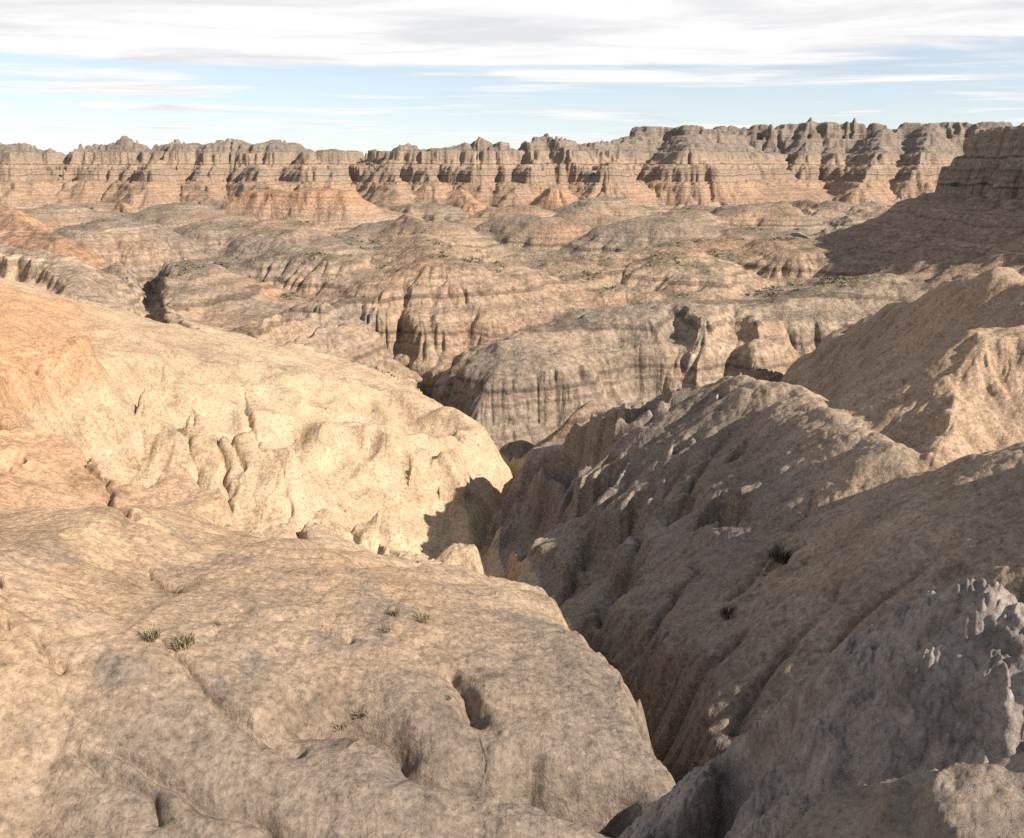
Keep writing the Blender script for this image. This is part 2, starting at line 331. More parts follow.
RA = np.ones_like(H); RA[(OID == FARSPUR) | (OID == ORANGE)] = .35; RA[(OID == NOSE) | (OID == MESA) | (OID == RIGHT)] = 1.0; RA[OID == RIGHT] = .75; RA[OID == GREY] = .7; RA[OID == LITHUMP] = 1.0; RA[OID == SELF] = .5; RA[(OID == BAND) | (OID == BUTT)] = .6; RA[(OID == DOMES) | (OID == ROSE) | (OID == TANH) | (OID == FLUTE) | (OID == STREAK) | (OID == GROUND)] = 1.4; RA[OID == NOSE] = .5; RA[OID == MOUND] = 1.2; RA = box(RA, 8)
for k, lam in enumerate([13, 6.5, 3.3, 1.7, .85, .43, .22]):
    st = 4 if lam > 1 else 3
    hs = box(H, 3)[::st, ::st]; hs = box(hs, 3)
    gr = np.gradient(hs, lr32[::st], axis=0) / Rf[::st]; gt = np.gradient(hs, th32[::st], axis=1) / Rf[::st]
    gx = grow(gr * sn[:, ::st] + gt * cs[:, ::st], st); gy = grow(gr * cs[:, ::st] - gt * sn[:, ::st], st); sl = np.sqrt(gx * gx + gy * gy) + 1e-5
    def f(x, y, gx, gy, sl, r, ra, k=k, lam=lam):
        w = sst(.003, .007, lam / r) * (1 - sst(.085, .16, lam / r)) * sst(.14 + .26 * (lam < 1.5), .45 + .45 * (lam < 1.5), sl)
        c = rill_cells(x / lam + 3.7 * k, y / lam, -gy / sl, gx / sl, 11 + 13 * k)
        t = np.clip((1 - c) * .5, 0, 1)
        am = .55 + .9 * np.clip(.5 + vnoise(x / (lam * 5), y / (lam * 5), 300 + k), 0, 1)
        return (w * ra * am * (t * t * t * t * -.28 + .03) * lam * np.minimum(sl, 3.2)).astype(F32)
    H += par(f, NR, X, Y, gx.astype(F32), gy.astype(F32), sl.astype(F32), RR, RA)
print('rills', time.time() - T0)

# ------------------------------------------------------------------ hard and soft beds: ledges in the middle and far slopes
zz = np.linspace(-30, 30, 2400)
hard = np.ones_like(zz) * .72
bed = np.random.default_rng(3)
zb = -30.0
while zb < 30:
    t = bed.uniform(.25, 1.0); hard[(zz > zb) & (zz < zb + t)] = bed.uniform(1.5, 3.0); zb += t + bed.uniform(.5, 2.2)
for z0, t, s in ((-2.8, .8, 5), (-1.2, .5, 4), (3.2, .7, 4), (-16.4, 1.1, 3.0)):
    hard[(zz > z0) & (zz < z0 + t)] = s
hm = np.cumsum(hard) * (zz[1] - zz[0]); hm -= hm[np.argmin(abs(zz))]
tr = np.interp(zz, zz, hm); tr -= np.convolve(np.pad(tr - zz, 120, 'edge'), np.ones(241) / 241, 'valid')    # keep the mean level
def ledge(x, y, h, r, o):
    w = sst(45, 70, r) * (.55 + .45 * sst(150, 260, r))
    w = np.maximum(w, .5 * (o == RIGHT) * sst(-8.6, -10.0, h) + .35 * (o == ORANGE) * sst(-11, -12.5, h))
    dz = .5 * vnoise(x / 40, y / 40, 17) + .18 * vnoise(x / 6, y / 6, 18)
    return (h + w * (np.interp(h + dz, zz, tr) - (h + dz))).astype(F32)
H = par(ledge, NR, X, Y, H, RR, OID)

# ------------------------------------------------------------------ single rills and sink holes one can point at
def ground_at(x, y):
    r = math.hypot(x, y); t = math.atan2(x, y)
    i = int(np.clip(np.searchsorted(lr_f, math.log(r)) - 1, 0, NR - 2)); j = int(np.clip(np.searchsorted(th_f, t) - 1, 0, NT - 2))
    a = (math.log(r) - lr_f[i]) / (lr_f[i + 1] - lr_f[i]); b = (t - th_f[j]) / (th_f[j + 1] - th_f[j])
    return float((H[i, j] * (1 - b) + H[i, j + 1] * b) * (1 - a) + (H[i + 1, j] * (1 - b) + H[i + 1, j + 1] * b) * a)
def hit(u, v, d0=2.0, d1=500.0):
    """first point of the ground along the sight line through u,v"""
    rr = ray(u, v); d = d0
    while d < d1:
        p = rr * (d / rr[1])
        if ground_at(p[0], p[1]) > p[2]: return p
        d *= 1.003
    return None
def near(x0, x1, y0, y1, m):
    return np.nonzero((X > x0 - m) & (X < x1 + m) & (Y > y0 - m) & (Y < y1 + m))
for pts, wd, dep in (
        ([(28, 625), (45, 652), (62, 668)], .10, .10), ([(82, 738), (112, 772), (140, 796), (150, 815)], .10, .12),
        ([(100, 728), (130, 752), (158, 778), (196, 796), (250, 812), (300, 838)], .12, .16),
        ([(160, 640), (200, 690), (250, 722), (300, 738)], .10, .12), ([(205, 708), (235, 722), (262, 742)], .08, .10),
        ([(250, 712), (300, 712), (345, 713), (385, 724), (425, 744), (470, 757), (512, 760), (560, 778), (600, 800)], .5, .62),
        ([(446, 662), (464, 690), (476, 722)], .2, .26), ([(76, 427), (90, 465), (107, 494), (127, 512), (160, 530)], .16, .22), ([(165, 412), (187, 437), (197, 467), (200, 486)], .2, .3),
        ([(98, 402), (117, 440), (134, 462)], .18, .22), ([(205, 430), (222, 465), (232, 505)], .18, .24), ([(243, 386), (247, 412), (258, 440)], .2, .3),
        ([(278, 464), (290, 500), (302, 538)], .2, .28), ([(320, 470), (345, 510), (380, 552)], .2, .25),
        ([(20, 360), (50, 392), (70, 420)], .2, .2), ([(145, 395), (190, 405), (240, 470)], .16, .2),
        ([(130, 548), (150, 575), (180, 590)], .1, .1), ([(225, 605), (300, 622), (350, 636)], .1, .10),
        ([(714, 548), (680, 590), (647, 636), (620, 672)], .22, .34), ([(755, 626), (720, 660), (687, 696), (667, 732)], .16, .22),
        ([(640, 470), (590, 540), (560, 600)], .3, .4), ([(690, 450), (640, 530), (600, 610)], .28, .4), ([(830, 470), (780, 540), (740, 590)], .2, .2),
        ([(860, 560), (810, 620), (770, 670), (740, 720)], .16, .22), ([(950, 540), (890, 590), (840, 640)], .16, .2), ([(735, 420), (700, 470), (672, 520)], .22, .25)):
    wd *= .7; dep *= 1.7
    w3 = [hit(*p) for p in pts]
    w3 = np.array([p for p in w3 if p is not None])
    if len(w3) < 2: continue
    i = near(w3[:, 0].min(), w3[:, 0].max(), w3[:, 1].min(), w3[:, 1].max(), 1.5)
    x, y = X[i], Y[i]
    wob = .35 + .65 * wd
    d, z, al = seg_dist(x + wob * .45 * vnoise(x / .9, y / .9, 401) + .2 * wob * vnoise(x / .35, y / .35, 402), y + wob * .45 * vnoise(x / .9 + 9, y / .9, 403), w3)
    L = np.sum(np.hypot(*np.diff(w3[:, :2], axis=0).T))
    H[i] -= (dep * (.5 + .7 * vnoise(al / .8, al * 0, 404) ** 2 + .4 * al / L) * np.exp(-np.abs(d / wd) ** 1.3) * np.clip(al / (.12 * L), 0, 1)).astype(F32)
for u, v, rad, dep in ((716, 778, .4, .9), (783, 556, .5, .35), (655, 640, .3, .4)):
    p = hit(u, v)
    if p is None: continue
    i = near(p[0], p[0], p[1], p[1], rad * 3); x, y = X[i], Y[i]
    d = np.hypot(x - p[0] + rad * .5 * vnoise(x / rad / .8, y / rad / .8, 411), y - p[1] + rad * .5 * vnoise(x / rad / .8, y / rad / .8, 412))
    H[i] -= (dep * (1 - sst(rad * .45, rad * 1.15, d))).astype(F32)

# ------------------------------------------------------------------ weathered surface: lumps, crumbs
rough = np.ones_like(H)
rough[OID == GREY] = 2.9; rough[OID == SELF] = 2; rough[OID == RIGHT] = 1.6; rough[OID == LITHUMP] = 1.5; rough[OID == MOUND] = 1.0
rough = box(rough, 10)
def crumbs(x, y, h, r, ro):
    s = 0
    for k, lam in enumerate([8, 4, 2, 1, .5, .25, .125, .06, .03]):
        w = sst(.0025, .006, lam / r) * (1 - sst(.05 + .02 * ro, .11 + .04 * ro, lam / r))
        n = vnoise(x / lam + 7 * k + .15 * h / lam, y / lam - 3 * k, 200 + k)
        b = np.abs(vnoise(x / lam * 1.4 - 5 * k, y / lam * 1.4 + .3 * h / lam, 220 + k))
        s = s + w * lam * (.045 * n + ro * .055 * (b - .25))
    m = sst(2.75, 3.0, ro); t1, t2 = x * .8 - y * .6, x * .6 + y * .8
    for lam, a in ((.36, .05), (.17, .036), (.08, .026), (.04, .016)):
        f = np.abs(vnoise(t1 / lam + .6 * vnoise(x / .5, y / .5, 251), t2 / (lam * 2.6) + h / (lam * 2.5), 240 + int(lam * 100)))
        s = s - m * a * np.maximum(0, 1 - 2.6 * f)
    return s.astype(F32)
gx, gy = grad(box(H, 3)); SL = np.sqrt(gx * gx + gy * gy).astype(F32)
H += par(crumbs, NR, X, Y, H, RR, rough)
print('crumbs', time.time() - T0)

# ------------------------------------------------------------------ soil colours carried by the ground itself
def soil(x, y, h, r, sl, o):
    n = fbm(x / 14, y / 14, 61, 3); n2 = fbm(x / 3, y / 3, 65, 3)
    red = np.zeros_like(h); grey = np.zeros_like(h); scrub = np.zeros_like(h)
    zr = h + n * 1.0 + n2 * .4
    band = sst(-9.6, -7.6, zr) * (1 - sst(-3.2, -1.8, zr))
    lefth = (o == ORANGE) | (o == FARSPUR) | (o == MOUND)
    red = np.where(lefth, .95 * sst(-9.2, -6.8, zr + .9 * n) * (.25 + .75 * sst(17, 31, r + 4 * n - .25 * x)), red)
    red = np.where(o == REDH, band * .9 + .2, red); red = np.where((o == PYR) | (o == REDL), .85, red)
    red = np.where((o == WALL_L) | (o == WALL_M) | (o == PROM) | (o == WALL_R), .6 * sst(-13.5, -11.5, zr) * (1 - sst(-4, -2, zr)) + .35 * sst(-1.5, 0, zr) * (1 - sst(3, 5, zr)), red)
    red = np.where((o == MESA), .5 * sst(-14, -11, zr) * (1 - sst(-4, -2.6, zr)), red)
    red = np.where((o == NOSE) | (o == LITHUMP), .35, red)
    hue = fbm(x / 22 + 3, y / 22, 67, 2)
    red = np.where((o == GROUND) | (o == DOMES) | (o == STREAK) | (o == BAND) | (o == BUTT) | (o == DARKFL), np.clip(.15 + 1.1 * hue, 0, .6), red)
    grey = np.where((o == GROUND) | (o == DOMES) | (o == DARKFL) | (o == STREAK) | (o == SADDLE) | (o == BAND), np.clip(.25 - 1.2 * hue + .4 * n2, 0, .8), grey)
    red = np.where((o == ROSE) | (o == TANH) | (o == FLUTE), .3 + .35 * n, red)
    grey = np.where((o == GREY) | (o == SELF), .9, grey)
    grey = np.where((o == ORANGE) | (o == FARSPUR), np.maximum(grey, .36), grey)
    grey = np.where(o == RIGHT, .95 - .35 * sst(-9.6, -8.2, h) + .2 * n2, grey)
    grey = np.where((o == NOSE) | (o == LITHUMP) | (o == MESA) | (o == SADDLE), .4 + .2 * n2, grey)
    grey = np.where(lefth, .95 * sst(19, 9, r + 6 * n + 4 * n2 - .5 * x) + .5 * sst(.12, .38, fbm(x / 1.6, y / 1.6, 69, 4)) * sst(24, 14, r), grey)
    grey = np.where((o == WALL_R) | (o == WALL_L) | (o == WALL_M) | (o == PROM), .75 * sst(2, 5, h + n) + .7 * sst(-4, -3, h + .5 * n) * (1 - sst(-1.4, -.6, h + .5 * n)) + .25, grey)
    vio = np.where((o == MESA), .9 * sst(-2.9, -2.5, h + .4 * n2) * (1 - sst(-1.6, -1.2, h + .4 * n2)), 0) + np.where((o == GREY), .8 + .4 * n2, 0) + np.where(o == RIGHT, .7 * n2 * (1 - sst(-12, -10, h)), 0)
    flat = 1 - sst(.22, .5, sl)
    pt = fbm(x / 6.5, y / 6.5, 81, 4)
    scrub = flat * sst(-.08, .2, pt + .08) * sst(78, 100, r) * (1 - sst(250, 300, r))
    return np.stack([np.clip(red, 0, 1), np.clip(grey, 0, 1), np.clip(scrub, 0, 1), np.clip(vio, 0, 1)], -1).astype(F32)
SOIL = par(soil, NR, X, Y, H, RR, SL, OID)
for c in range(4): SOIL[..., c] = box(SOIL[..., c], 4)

# ------------------------------------------------------------------ helpers
C = bpy.context.scene.collection
def tag(o, label, cat, group=None, kind=None):
    o['label'] = label; o['category'] = cat
    if group: o['group'] = group
    if kind: o['kind'] = kind
class NT_:
    def __init__(s, m): s.t = m.node_tree; s.n = s.t.nodes; s.l = s.t.links
    def add(s, typ, ins=None, **kw):
        n = s.n.new(typ)
        for k, v in kw.items(): setattr(n, k, v)
        for k, v in (ins or {}).items():
            if isinstance(v, bpy.types.NodeSocket): s.l.new(v, n.inputs[k])
            else: n.inputs[k].default_value = v
        return n
    def math(s, op, a, b=0.0, c=0.0, clamp=False):
        n = s.add('ShaderNodeMath', {0: a, 1: b, 2: c}, operation=op); n.use_clamp = clamp; return n.outputs[0]
    def mix(s, f, a, b, blend='MIX'):
        n = s.n.new('ShaderNodeMix'); n.data_type = 'RGBA'; n.blend_type = blend
        for i, v in ((0, f), (6, a), (7, b)):
            if isinstance(v, bpy.types.NodeSocket): s.l.new(v, n.inputs[i])
            else: n.inputs[i].default_value = v if i == 0 else (tuple(v) + (1,))[:4]
        return n.outputs[2]
    def ramp(s, f, stops, interp='LINEAR'):
        n = s.add('ShaderNodeValToRGB', {0: f}); r = n.color_ramp; r.interpolation = interp
        while len(r.elements) < len(stops): r.elements.new(.5)
        for e, (p, c) in zip(r.elements, stops):
            e.position = p; e.color = (c, c, c, 1) if not isinstance(c, tuple) else c + (1,)
        return n.outputs[0]
    def noise(s, vec, scale, detail=4, rough=.55, dist=0.0):
        n = s.add('ShaderNodeTexNoise', {'Vector': vec, 'Scale': scale, 'Detail': detail, 'Roughness': rough, 'Distortion': dist}); return n.outputs[0]

def soil_material(name, near, fn=1.0):
    """near 0..1: how fine the grain is"""
    m = bpy.data.materials.new(name); m.use_nodes = True; g = NT_(m)
    for n in list(g.n): g.n.remove(n)
    pos = g.add('ShaderNodeNewGeometry').outputs['Position']
    at_ = g.add('ShaderNodeAttribute', attribute_name='soil'); sep = g.add('ShaderNodeSeparateColor', {0: at_.outputs['Color']})
    red, grey, scrub = sep.outputs[0], sep.outputs[1], sep.outputs[2]
    xyz = g.add('ShaderNodeSeparateXYZ', {0: pos}); z = xyz.outputs[2]
    big = g.noise(pos, .09, 4, .6); mid = g.noise(pos, .55, 5, .6); fine = g.noise(pos, 6.0 if near else 2.0, 6, .65)
    # beds: thin layers that follow height, bent a little
    zb = g.math('ADD', z, g.math('MULTIPLY', g.math('SUBTRACT', big, .5), 2.2))
    zb = g.math('ADD', zb, g.math('MULTIPLY', g.math('SUBTRACT', mid, .5), .35))
    lay = g.add('ShaderNodeCombineXYZ', {2: zb}).outputs[0]
    b1 = g.noise(lay, .55, 3, .6); b2 = g.noise(lay, 2.6, 3, .65)
    base_ = g.ramp(b1, [(.30, (.215, .168, .132)), (.42, (.335, .262, .196)), (.50, (.37, .288, .212)), (.58, (.27, .198, .150)), (.70, (.40, .325, .252))])
    thin = g.ramp(b2, [(.33, .70), (.45, 1.0), (.58, 1.0), (.68, 1.13)])
    b3 = g.noise(lay, 1.05, 2, .5)
    far_ = .25 if near else .85
    col = g.mix(far_, base_, thin, 'MULTIPLY')
    band3 = g.ramp(b3, [(.36, .48), (.43, .92), (.53, 1.06), (.59, .74), (.65, 1.2)])
    if near: base_ = col = g.ramp(b1, [(.30, (.335, .250, .172)), (.45, (.41, .305, .205)), (.58, (.36, .258, .172)), (.70, (.43, .33, .23))])
    redc = g.ramp(mid, [(.3, (.36, .200, .112)), (.7, (.46, .270, .155))] if near else [(.3, (.30, .172, .106)), (.7, (.39, .235, .150))])
    rm = g.math('MULTIPLY', red, g.ramp(mid, [(.25, .75), (.65, 1.0)]))
    col = g.mix(rm, col, redc)
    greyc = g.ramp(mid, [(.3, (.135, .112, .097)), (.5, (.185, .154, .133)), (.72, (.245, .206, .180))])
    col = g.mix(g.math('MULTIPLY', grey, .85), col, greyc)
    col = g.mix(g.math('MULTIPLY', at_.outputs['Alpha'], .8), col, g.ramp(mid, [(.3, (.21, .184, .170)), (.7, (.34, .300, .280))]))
    if not near: col = g.mix(.95, col, band3, 'MULTIPLY')
    # dry grass and scrub growing on the level ground
    scr = g.math('MULTIPLY', scrub, g.ramp(g.noise(pos, 1.1, 5, .7), [(.38, 0.0), (.56, 1.0)]))
    col = g.mix(g.math('MULTIPLY', scr, .8), col, (.135, .122, .083))
    # mottling, crumbs of darker and paler clay
    col = g.mix(1.0, col, g.ramp(fine, [(.28, .62), (.5, 1.0), (.72, 1.25)]), 'MULTIPLY')
    col = g.mix(1.0, col, g.ramp(big, [(.3, .88), (.7, 1.1)]), 'MULTIPLY')
    if near: col = g.mix(1.0, col, g.ramp(g.noise(pos, .95 * fn, 7, .68, .4), [(.33, .66), (.47, .98), (.58, 1.03), (.70, 1.22)]), 'MULTIPLY')
    vor = g.add('ShaderNodeTexVoronoi', {'Vector': pos, 'Scale': 9.0 if near else 1.6}, feature='F1')
    col = g.mix(.35, col, g.ramp(vor.outputs['Distance'], [(.0, 1.12), (.55, .86)]), 'MULTIPLY')
    grit = g.noise(pos, 11.0 * fn if near else 1.9, 8, .80)
    col = g.mix(.85, col, g.ramp(grit, [(.36, .40), (.46, .88), (.55, 1.06), (.66, 1.5)]), 'MULTIPLY')
    # bump: popcorn clay close by, laminated beds and flutes farther off
    hb = g.noise(pos, 3.0 * fn if near else .9, 9, .72)
    if near:
        wp = g.add('ShaderNodeVectorMath', {0: pos, 1: g.add('ShaderNodeVectorMath', {0: g.add('ShaderNodeTexNoise', {'Vector': pos, 'Scale': 7.0 * fn, 'Detail': 3.0}).outputs[1], 'Scale': .14 / fn}, operation='SCALE').outputs[0]}, operation='ADD').outputs[0]
        for sc_, am, cd in ((5.5, .13, .75), (17.0, .045, .85)):
            ve = g.add('ShaderNodeTexVoronoi', {'Vector': wp, 'Scale': sc_ * fn, 'Randomness': 1.0}, feature='DISTANCE_TO_EDGE').outputs['Distance']
            cr = g.ramp(ve, [(.0, 0.0), (.10, 1.0)])
            cr = g.math('MAXIMUM', cr, g.ramp(g.noise(pos, 1.1 * fn, 4, .6), [(.40, 0.0), (.58, .9)]))      # cracked in patches, crusted smooth between
            hb = g.math('ADD', hb, g.math('MULTIPLY', cr, am))
            cl_ = g.add('ShaderNodeTexVoronoi', {'Vector': wp, 'Scale': sc_ * fn * 1.9, 'Randomness': 1.0}, feature='F1').outputs['Distance']
            hb = g.math('SUBTRACT', hb, g.math('MULTIPLY', cl_, am * .5))
        hb = g.math('ADD', hb, g.math('MULTIPLY', grit, .55))
    else:
        hb = g.math('ADD', hb, g.math('MULTIPLY', b2, .35))
        st = g.add('ShaderNodeVectorMath', {0: pos, 1: (1.0, 1.0, .12)}, operation='MULTIPLY').outputs[0]
        hb = g.math('ADD', hb, g.math('MULTIPLY', g.noise(st, 2.2, 4, .6), .5))
        sc2 = g.noise(pos, 4.5, 5, .7); hb = g.math('ADD', hb, g.math('MULTIPLY', sc2, .18))
    bump = g.add('ShaderNodeBump', {'Height': hb, 'Strength': g.ramp(mid, [(.35, .45), (.65, .95)]) if near else .7, 'Distance': (.10 / fn) if near else .7})
    if not near: col = g.mix(1.0, col, (.92, .90, .885), 'MULTIPLY')
    bs = g.add('ShaderNodeBsdfPrincipled', {'Base Color': col, 'Roughness': .95, 'Normal': bump.outputs[0]})
    bs.inputs['Specular IOR Level'].default_value = .12
    g.l.new(bs.outputs[0], g.add('ShaderNodeOutputMaterial').inputs[0])
    return m
M_NEAR, M_FAR, M_CLOSE = soil_material('clay_near', 1), soil_material('clay_beds', 0), soil_material('clay_crumbs', 1, 3.2)

# ------------------------------------------------------------------ ground objects
VERT = np.stack([X, Y, H], -1).reshape(-1, 3); SOILF = SOIL.reshape(-1, 4)
idx = np.arange(NR * NT, dtype=np.int32).reshape(NR, NT)
QUAD = np.stack([idx[:-1, :-1], idx[:-1, 1:], idx[1:, 1:], idx[1:, :-1]], -1).reshape(-1, 4)
FID = OID[:-1, :-1].reshape(-1)
INFO = {
 GROUND: ('ground', 'low hummocky clay flats with dry scrub between the hills', 'ground', 0),
 MOUND: ('hill', 'broad pale grey clay mound with grass tufts, closest on the left', 'hill', 1),
 ORANGE: ('hill', 'orange topped clay hillside rising behind the pale mound', 'hill', 1),
 FARSPUR: ('hill', 'pale sunlit spur ending at the dark canyon mouth', 'hill', 1),
 GREY: ('spur', 'rough dark grey clay spur in shade at bottom right', 'spur', 1),
 RIGHT: ('hill', 'large shaded brown hill sloping into the gully from the right', 'hill', 1),
 LITHUMP: ('hill', 'hump with one sunlit crumbly face behind the shaded brown hill', 'hill', 1),
 NOSE: ('hill', 'dark triangular ridge with a pink sunlit tip below the mesa', 'hill', 1),
 MESA: ('mesa', 'brown mesa in shade under a layered cap with white ledge', 'mesa', 0),
 BAND: ('hill', 'rounded hill with banded fluted cliffs right of the canyon', 'hill', 0),
 BUTT: ('hill', 'two rounded cliff buttresses beside the banded fluted cliffs', 'hill', 0),
 SADDLE: ('hill', 'dull grey brown slope right of the rounded cliff buttresses', 'hill', 0),
 DOME: ('hill', 'small whitish dome at the foot of the banded cliffs', 'hill', 0),
 FLUTE: ('hill', 'tall fluted tan hill standing over the dark canyon', 'hill', 0),
 ROSE: ('hill', 'rosy dome hill with fluted front behind the banded cliffs', 'hill', 0),
 TANH: ('hill', 'smooth tan hill running up to the foot of the mesa', 'hill', 0),
 STREAK: ('hill', 'sunlit hill streaked with slanting rills left of the tall fluted hill', 'hill', 0),
 DARKFL: ('hill', 'grey flat topped hill with dark fluted cliff behind the left spur', 'hill', 0),
 LEFTCLIFF: ('hill', 'smooth tan spur with a shaded grey cliff at the left edge', 'hill', 0),
 REDH: ('hill', 'broad red hill with steep front in the middle distance', 'hill', 0),
 DOMES: ('hills', 'rounded low clay hills crowding the middle distance before the red hill', 'hills', 0),
 PYR: ('hill', 'red pyramid hills at the foot of the middle wall', 'hill', 0),
 REDL: ('hill', 'red rounded hill cut by the left edge', 'hill', 0),
 WALL_L: ('ridge', 'long low wall of jagged buttes on the left skyline', 'ridge', 0),
 WALL_M: ('ridge', 'layered pinnacle wall in the middle of the skyline', 'ridge', 0),
 PROM: ('ridge', 'pyramid shaped promontory with red fluted base before the skyline', 'ridge', 0),
 WALL_R: ('ridge', 'tallest banded cliff wall on the right skyline', 'ridge', 0),
 SELF: ('ground', 'pale crumbly ledge the viewer stands on, bottom right corner, with an added unseen hump that shades the spur', 'ground', 1),
}
for fid, (nm, lab, cat, near) in INFO.items():
    q = QUAD[FID == fid]
    if not len(q): print('EMPTY', nm, lab); continue
    used = np.zeros(len(VERT), bool); used[q.reshape(-1)] = True
    remap = np.cumsum(used, dtype=np.int32) - 1
    v = VERT[used]; q = remap[q]
    me = bpy.data.meshes.new(nm)
    me.vertices.add(len(v)); me.vertices.foreach_set('co', v.reshape(-1).astype(F32))
    me.loops.add(q.size); me.loops.foreach_set('vertex_index', q.reshape(-1).astype(np.int32))
    me.polygons.add(len(q)); me.polygons.foreach_set('loop_start', np.arange(0, q.size, 4, dtype=np.int32))
    me.polygons.foreach_set('use_smooth', np.ones(len(q), bool))
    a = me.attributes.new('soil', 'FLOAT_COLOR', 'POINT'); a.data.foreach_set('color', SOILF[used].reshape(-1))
    me.update(calc_edges=True)
    o = bpy.data.objects.new(nm, me); C.objects.link(o)
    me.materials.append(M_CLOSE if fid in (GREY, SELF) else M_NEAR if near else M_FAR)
    tag(o, lab, cat, kind='structure')
print('ground', time.time() - T0, len(VERT))

# ------------------------------------------------------------------ plants
def plant_material(name, a, b):
    m = bpy.data.materials.new(name); m.use_nodes = True; g = NT_(m)
    bs = g.n['Principled BSDF']; pos = g.add('ShaderNodeNewGeometry').outputs['Position']
    g.l.new(g.ramp(g.noise(pos, 7.0, 2), [(.35, a), (.65, b)]), bs.inputs['Base Color']); bs.inputs['Roughness'].default_value = .8
    return m
M_STRAW = plant_material('dry_blades', (.20, .155, .075), (.34, .27, .15))
M_OLIVE = plant_material('olive_blades', (.050, .052, .022), (.10, .098, .045))
M_DARK = plant_material('dark_twigs', (.026, .024, .018), (.060, .052, .036))
M_GREEN = plant_material('green_leaves', (.035, .07, .02), (.075, .12, .035))
M_SCRUB = plant_material('scrub_leaves', (.075, .07, .042), (.17, .145, .085))
def blades(rg, n, spread, height, lean, width):
    """thin bent blades: verts, faces"""
    V, Fc = [], []
    for _ in range(n):
        a, q = rg.uniform(0, 6.283), spread * rg.uniform(0, 1) ** .6
        bx, by = q * math.cos(a), q * math.sin(a); a2 = a + rg.normal(0, .7)
        L = height * rg.uniform(.5, 1.1); le = lean * rg.uniform(.3, 1.2); w = width * rg.uniform(.6, 1.3)
        ox, oy = -math.sin(a2) * w, math.cos(a2) * w; k = len(V)
        z0 = -.05 * height
        for t, ww in ((0, 1), (.45, .85), (.8, .5)):
            px, py, pz = bx + math.cos(a2) * le * L * t * t, by + math.sin(a2) * le * L * t * t, z0 + L * t * (1 - .25 * le * t)
            V += [(px - ox * ww, py - oy * ww, pz), (px + ox * ww, py + oy * ww, pz)]
        V.append((bx + math.cos(a2) * le * L, by + math.sin(a2) * le * L, z0 + L * (1 - .25 * le)))
        Fc += [(k, k + 1, k + 3, k + 2), (k + 2, k + 3, k + 5, k + 4), (k + 4, k + 5, k + 6)]
    return V, Fc
def plant(name, cat, label, u, v, px, mats, lean=.6, n=110, tall=.7, group=None):
    p = hit(u, v + px * .2)
    if p is None: print('no ground for', label); return
    size = px * p[1] / FPX * 1.05
    rg = np.random.default_rng(int(u * 7 + v))
    me = bpy.data.meshes.new(name); V, Fc, mi = [], [], []
    for k, (m, share) in enumerate(mats):
        v2, f2 = blades(rg, int(n * share), size * .42, size * tall * (1 if k else .8), lean, size * .012 + .0025)
        o = len(V); V += v2; Fc += [tuple(i + o for i in f) for f in f2]; mi += [k] * len(f2); me.materials.append(m)
    me.from_pydata(V, [], Fc); me.polygons.foreach_set('material_index', mi)
    o = bpy.data.objects.new(name, me); C.objects.link(o)
    o.location = (p[0], p[1], ground_at(p[0], p[1]))
    tag(o, label, cat, group)
GT = 'grass tufts on the pale mound'
plant('grass_tuft', 'grass tuft', 'dark tuft fringed with straw, left one of the pair on the sunlit mound', 151, 634, 22, [(M_DARK, .55), (M_STRAW, .45)], group=GT)
plant('grass_tuft', 'grass tuft', 'wide low olive tuft, right one of the pair on the sunlit mound', 183, 639, 30, [(M_OLIVE, .75), (M_STRAW, .25)], .9, 150, .42, group=GT)
plant('grass_tuft', 'grass tuft', 'flat little dark tuft just above the pair on the sunlit mound', 216, 624, 12, [(M_OLIVE, 1.0)], .9, 60, .35, group=GT)
plant('grass_tuft', 'grass tuft', 'olive tuft close to the mound edge above the undercut ledge', 423, 618, 17, [(M_OLIVE, .6), (M_STRAW, .4)], group=GT)
plant('grass_tuft', 'grass tuft', 'straw tuft on the mound, uphill of the olive one near the ledge', 395, 613, 12, [(M_STRAW, .6), (M_OLIVE, .4)], group=GT)
plant('grass_tuft', 'grass tuft', 'small bright green tuft beside the dark sink hole', 448, 698, 9, [(M_GREEN, 1.0)], .6, 50, group=GT)
plant('grass_tuft', 'grass tuft', 'round grey brown tuft low on the mound over the crack', 341, 723, 20, [(M_DARK, .5), (M_STRAW, .5)], .9, 80, .4, group=GT)
plant('grass_tuft', 'grass tuft', 'darkest low tuft on the mound, touching the round grey brown one', 361, 714, 18, [(M_DARK, .8), (M_OLIVE, .2)], .9, 80, .4, group=GT)
plant('grass_tuft', 'grass tuft', 'sparse dark tuft among stains above the grey lip of the mound', 384, 628, 16, [(M_DARK, .7), (M_STRAW, .3)], .8, 60, .4, group=GT)
plant('shrub', 'shrub', 'larger dark bare shrub high on the shaded brown hill', 783, 553, 34, [(M_DARK, .8), (M_OLIVE, .2)], .8, 220, .5, group='dark shrubs on the shaded hill')
plant('shrub', 'shrub', 'compact dark shrub lower on the shaded brown hill', 729, 612, 22, [(M_DARK, .8), (M_OLIVE, .2)], .6, 180, .6, group='dark shrubs on the shaded hill')
plant('bush', 'bush', 'green bush growing on the ledge of the shaded mesa', 955, 185, 9, [(M_GREEN, .8), (M_OLIVE, .2)], .5, 160, .8)
cand = np.nonzero((SOIL[..., 2] > .8) & (RR > 85) & (RR < 300) & (np.abs(th_f)[None] < .62))
pick = rng.choice(len(cand[0]), min(900, len(cand[0])), replace=False)
V, Fc = [], []
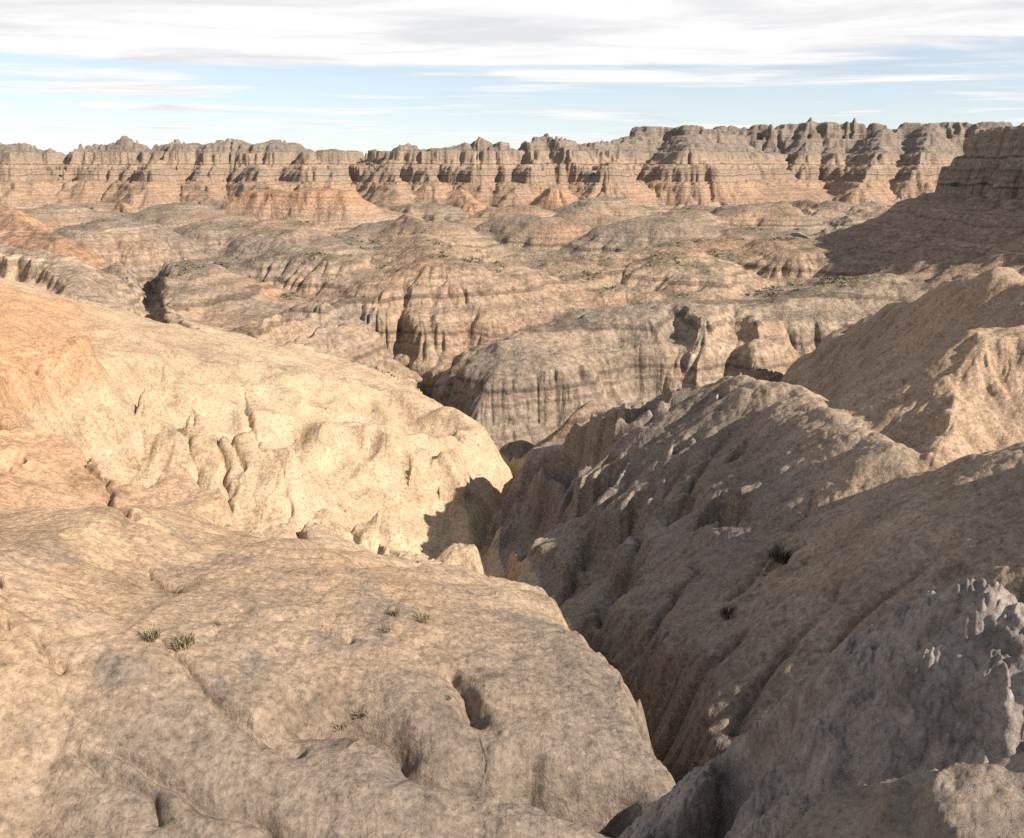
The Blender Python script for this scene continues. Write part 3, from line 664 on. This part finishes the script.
for k in pick:
    i, j = cand[0][k], cand[1][k]; q = rng.uniform(.12, .5) ** 1.2; o = np.array([X[i, j], Y[i, j], H[i, j]])
    for _ in range(9):
        a = rng.uniform(0, 6.283); b = o + [q * rng.normal(0, .45), q * rng.normal(0, .45), q * rng.uniform(0, .5)]; n0 = len(V)
        e = q * .38
        V += [tuple(b + [e * math.cos(a), e * math.sin(a), 0]), tuple(b - [e * math.cos(a), e * math.sin(a), 0]), tuple(b + [rng.normal(0, e), rng.normal(0, e), e * 1.3])]
        Fc.append((n0, n0 + 1, n0 + 2))
me = bpy.data.meshes.new('scrub'); me.from_pydata(V, [], Fc); me.materials.append(M_SCRUB)
o = bpy.data.objects.new('scrub', me); C.objects.link(o); tag(o, 'low dark scrub scattered over the flats between the far hills', 'scrub', kind='stuff')
print('plants', time.time() - T0)

# ------------------------------------------------------------------ camera, sky, sun
cam = bpy.data.cameras.new('camera'); co = bpy.data.objects.new('camera', cam); C.objects.link(co)
cam.sensor_width = 36; cam.lens = 36 * FPX / 1024; cam.clip_start = .05; cam.clip_end = 5000
co.rotation_euler = (math.pi / 2 - PITCH, 0, 0); bpy.context.scene.camera = co
SUN_EL, SUN_AZ = math.radians(32.5), math.radians(62)       # azimuth: from straight behind the viewer, towards the right
sd = np.array([math.sin(SUN_AZ) * math.cos(SUN_EL), -math.cos(SUN_AZ) * math.cos(SUN_EL), math.sin(SUN_EL)])
sun = bpy.data.lights.new('sun', 'SUN'); sun.energy = 4.2; sun.angle = math.radians(.5); sun.color = (1, .90, .76)
so = bpy.data.objects.new('sun', sun); C.objects.link(so)
from mathutils import Vector
so.rotation_euler = Vector(sd).to_track_quat('Z', 'Y').to_euler()
w = bpy.data.worlds.new('World'); bpy.context.scene.world = w; w.use_nodes = True
g = NT_(w)
for n in list(g.n): g.n.remove(n)
sky = g.add('ShaderNodeTexSky', sky_type='NISHITA'); sky.sun_disc = False; sky.sun_elevation = SUN_EL
sky.sun_rotation = math.atan2(sd[0], sd[1]); sky.altitude = 800; sky.air_density = 1.0; sky.dust_density = .15; sky.ozone_density = 3.0
dirv = g.add('ShaderNodeTexCoord').outputs['Generated']
dx = g.add('ShaderNodeSeparateXYZ', {0: dirv}); el = g.math('MAXIMUM', dx.outputs[2], .02)
pl = g.add('ShaderNodeCombineXYZ', {0: g.math('DIVIDE', dx.outputs[0], el), 1: g.math('DIVIDE', dx.outputs[1], el), 2: 0.0}).outputs[0]
pl = g.add('ShaderNodeVectorMath', {0: pl, 1: (.55, 1.0, 1.0)}, operation='MULTIPLY').outputs[0]
n1 = g.noise(pl, .26, 8, .56, .9); n2 = g.noise(pl, .8, 6, .6, .6)
cl = g.math('ADD', n1, g.math('MULTIPLY', g.math('SUBTRACT', n2, .5), .25))
bias = g.ramp(dx.outputs[2], [(.0, -.20), (.075, -.20), (.135, .19), (.19, .20), (.26, .02), (1.0, -.08)])
cl = g.math('ADD', cl, bias)
mask = g.math('MAXIMUM', g.ramp(cl, [(.44, 0.0), (.62, 1.0)]), g.ramp(dx.outputs[2], [(.0, .60), (.06, .46), (.13, .42), (.22, .45), (.4, .5)]))
bg1 = g.add('ShaderNodeBackground', {'Color': sky.outputs[0], 'Strength': .055})
cc = g.mix(g.ramp(cl, [(.44, 0.0), (.62, 1.0)]), (.93, .97, 1.0), g.ramp(n2, [(.36, (.79, .80, .825)), (.54, (1, .995, .99))]))
bg2 = g.add('ShaderNodeBackground', {'Color': cc, 'Strength': .42})
mx = g.add('ShaderNodeMixShader', {0: mask, 1: bg1.outputs[0], 2: bg2.outputs[0]})
g.l.new(mx.outputs[0], g.add('ShaderNodeOutputWorld').inputs[0])
sc = bpy.context.scene
sc.view_settings.view_transform = 'Standard'; sc.view_settings.look = 'None'; sc.view_settings.gamma = 1
sc.view_settings.exposure = 1.28
sc.cycles.use_denoising = False
sc.cycles.max_bounces = 4; sc.cycles.diffuse_bounces = 3
print('done', time.time() - T0)
